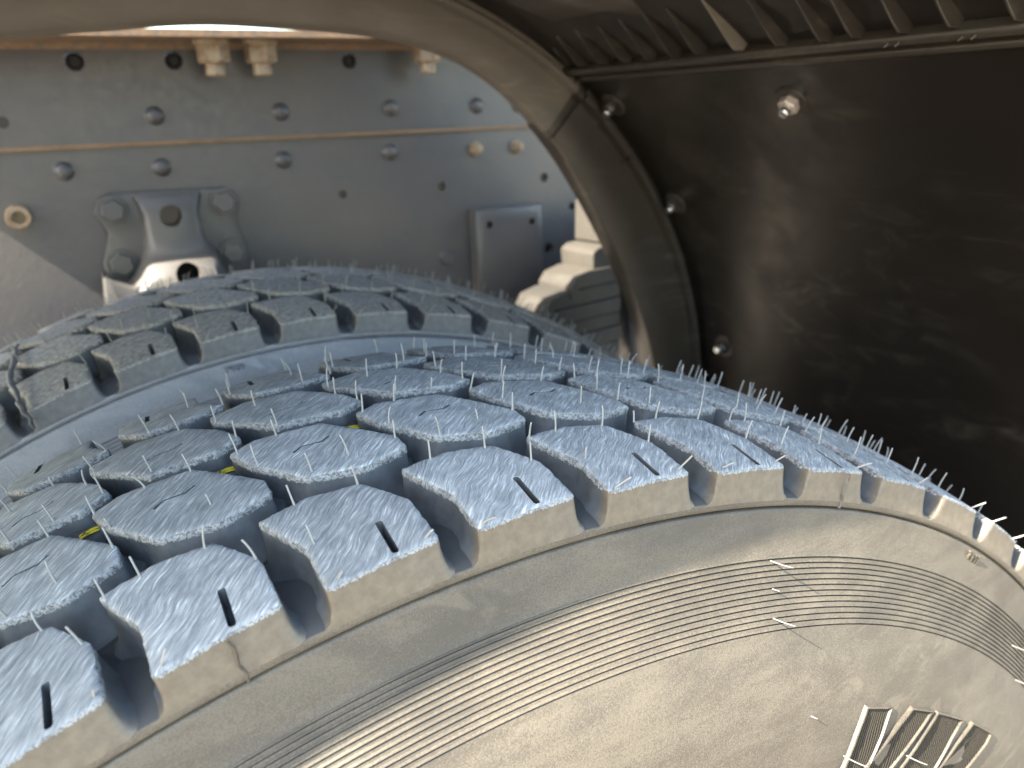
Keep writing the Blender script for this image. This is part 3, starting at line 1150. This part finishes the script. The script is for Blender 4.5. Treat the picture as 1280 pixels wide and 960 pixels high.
# flange nuts hanging below the top flange
def hang_nut(x, y, z, s):
    wash = lathe([(0, 0), (.0185 * s, 0), (.0188 * s, .0012), (.0185 * s, .0045), (.0155 * s, .0068), (0, .0068)], 24)
    o = child('hanging_bolt', placed(wash, (x, y, z), (0, 0, -1)), MAT['rustbolt'], rail)
    M0 = Matrix.Translation(-Vector(rail.location))
    hx = lathe([(0, .006), (.0165 * s, .006), (.0165 * s, .0200), (.0150 * s, .0225), (0, .0225)], 6, .35)
    hx.polygons.foreach_set('use_smooth', [False] * len(hx.polygons))
    hx = placed(hx, (x, y, z), (0, 0, -1)); hx.transform(M0)
    link('nut', hx, MAT['rustbolt'], o)
    st = lathe([(0, .022), (.0098 * s, .022), (.0100 * s, .0335), (.0085 * s, .0352), (0, .0352)], 18)
    st = placed(st, (x, y, z), (0, 0, -1)); st.transform(M0)
    link('stud', st, MAT['rustbolt'], o)
hang_nut(.0270, .702, .7160, 1.0)
hang_nut(.0745, .702, .7160, 1.0)
hang_nut(.2625, .702, .7160, .95)

# ------------------------------------------------------------------ cast bracket bolted to the rail
br = empty('cast_bracket', (-.035, YF, .52))
tag(br, 'grey cast bracket with four bolts and two bores, bolted on the chassis rail', 'bracket')
plate = [(-.1100, .5500), (-.1040, .5640), (-.0930, .5690), (-.0700, .5690), (.0050, .5680), (.0230, .5680), (.0350, .5620), (.0395, .5500), (.0340, .5350), (.0350, .5180), (.0400, .5000), (.0400, .4850), (.0300, .4600), (.0200, .4000), (-.0900, .4000), (-.1060, .4780), (-.1100, .4950), (-.1040, .5120), (-.0990, .5280), (-.1040, .5400)]
bp = bool_cut(bevelled(prism(plate, YF - .010, YF - .0003), .003, 2), [cutter(-.0364, .5423, .0115), cutter(-.0322, .4835, .0125)])
child('base_plate', smooth_by_angle(bp, 38), MAT['cast'], br)
# boss: sections (z, x0, x1, front y)
SEC = [(.5660, -.0760, .0050, .7365), (.5600, -.0720, .0010, .7290), (.5450, -.0665, -.0045, .7235), (.5200, -.0665, -.0040, .7200), (.5080, -.0690, .0005, .7160), (.5000, -.0735, .0065, .7080), (.4940, -.0770, .0090, .6945), (.4840, -.0830, .0110, .6880), (.4740, -.0930, .0140, .6830), (.3900, -.1120, .0180, .6780)]
v, f = [], []
for z, x0, x1, yf in SEC:
    for t, q in ((0, 1), (.03, .55), (.08, .16), (.16, .0), (.5, -.04), (.84, 0), (.92, .16), (.97, .55), (1, 1)):
        v.append((x0 + (x1 - x0) * t, yf + (YF - .004 - yf) * q, z))
n = 9
for i in range(len(SEC) - 1):
    for j in range(n - 1):
        f.append([i * n + j, i * n + j + 1, (i + 1) * n + j + 1, (i + 1) * n + j])
    f.append([i * n + n - 1, i * n, (i + 1) * n, (i + 1) * n + n - 1])
f += [list(range(n)), [(len(SEC) - 1) * n + j for j in range(n)]]
boss = fix(mesh('boss', v, f))
boss = bool_cut(boss, [placed(lathe([(0, -.028), (.0115, -.028), (.0115, .05), (0, .05)], 28), (-.0364, .735, .5423)),
                       placed(lathe([(0, -.028), (.0125, -.028), (.0125, .06), (0, .06)], 28), (-.0322, .735, .4835))])
child('boss', smooth_by_angle(boss, 38), MAT['cast'], br)
for x, z in ((-.0915, .5520), (.0212, .5520), (-.0920, .4955), (.0234, .4955)):
    wa = lathe([(0, 0), (.0150, 0), (.0154, .001), (.0150, .0035), (0, .0035)], 24)
    o = child('bracket_bolt', placed(wa, (x, YF - .010, z)), MAT['cast'], br)
    h = lathe([(0, .003), (.0118, .003), (.0122, .0045), (.0122, .0105), (.0108, .0125), (0, .0125)], 6, random.random())
    h = placed(h, (x, YF - .010, z)); h.transform(Matrix.Translation(-Vector(br.location)))
    link('hex_head', h, MAT['cast'], o)
child('side_rib', bevelled(prism([(-.1130, .4900), (-.1040, .4840), (-.0860, .4760), (-.0780, .4780), (-.0780, .3900), (-.1220, .3900)], .6900, YF - .012), .0025, 2), MAT['cast'], br)
# cast foundry rib below the top edge
child('raised_rib', bevelled(box(-.070, -.005, YF - .0118, YF - .009, .5635, .5662), .0006, 1), MAT['cast'], br)

# ------------------------------------------------------------------ mounting block
mb = empty('mounting_block', (.37, YF, .45))
tag(mb, 'plain grey steel block with two small holes, on the chassis rail right of the bracket', 'block')
bl = bevelled(box(.3250, .4220, .7200, YF - .0004, .380, .5180), .0022, 2)
bl = bool_cut(bl, [placed(lathe([(0, -.012), (.0045, -.012), (.0045, .03), (0, .03)], 18), (x, .722, z)) for x, z in ((.3434, .4982), (.4066, .4966))])
child('block_body', smooth_by_angle(bl, 38), MAT['frame'], mb)

# ------------------------------------------------------------------ leaf spring
ls = empty('leaf_spring', (.44, .606, .36))
ls.rotation_euler.z = R(10)
tag(ls, 'stack of stepped grey spring leaves beside the mudguard lip, sunlit on its steps', 'leaf spring')
yf = .606
LV = [(.4735, .5285, .4520, .4760, .004), (.4750, .4745, .4270, .4490, .006), (.4760, .4475, .3880, .4270, .012), (.4760, .4255, .3480, .4060, .012), (.4760, .4045, .3150, .3870, .012), (.4760, .3855, .2850, .3680, .012), (.4760, .3665, .2600, .3480, .012), (.4760, .3465, .2400, .3280, .012)]
for i, (x1, z1, x0, z0, rr_) in enumerate(LV):
    if i == 0:
        poly = [(x0, z0), (x1, z0), (x1, z1 - .034), (x0 + .004, z1), (x0 + .001, z1 - .004)]
    else:
        tilt = .012 if i in (2, 3) else .003
        poly = [(x0 + .002, z0 - tilt), (x0 + .016, z0), (x1, z0), (x1, z1), (x0 + .034, z1), (x0 + .010, z1 - tilt * .45), (x0 + .002, z1 - .003 - tilt), (x0, z1 - .006 - tilt)]
    child('leaf', bevelled(prism(poly, yf + .002 * (i % 2), yf + .062), .0010, 1), MAT['leaf'], ls)
# upright bar and dark housing behind the mudguard lip
hb = empty('hanger_post', (.52, .63, .35))
tag(hb, 'grey upright steel post between the leaf spring and the mudguard lip', 'post')
child('post_bar', bevelled(box(.488, .509, .612, .64, .20, .470), .002, 2), MAT['frame'], hb)
child('back_plate', bevelled(box(.480, .80, .655, .665, .15, .505), .002, 1), MAT['blackhole'], hb)
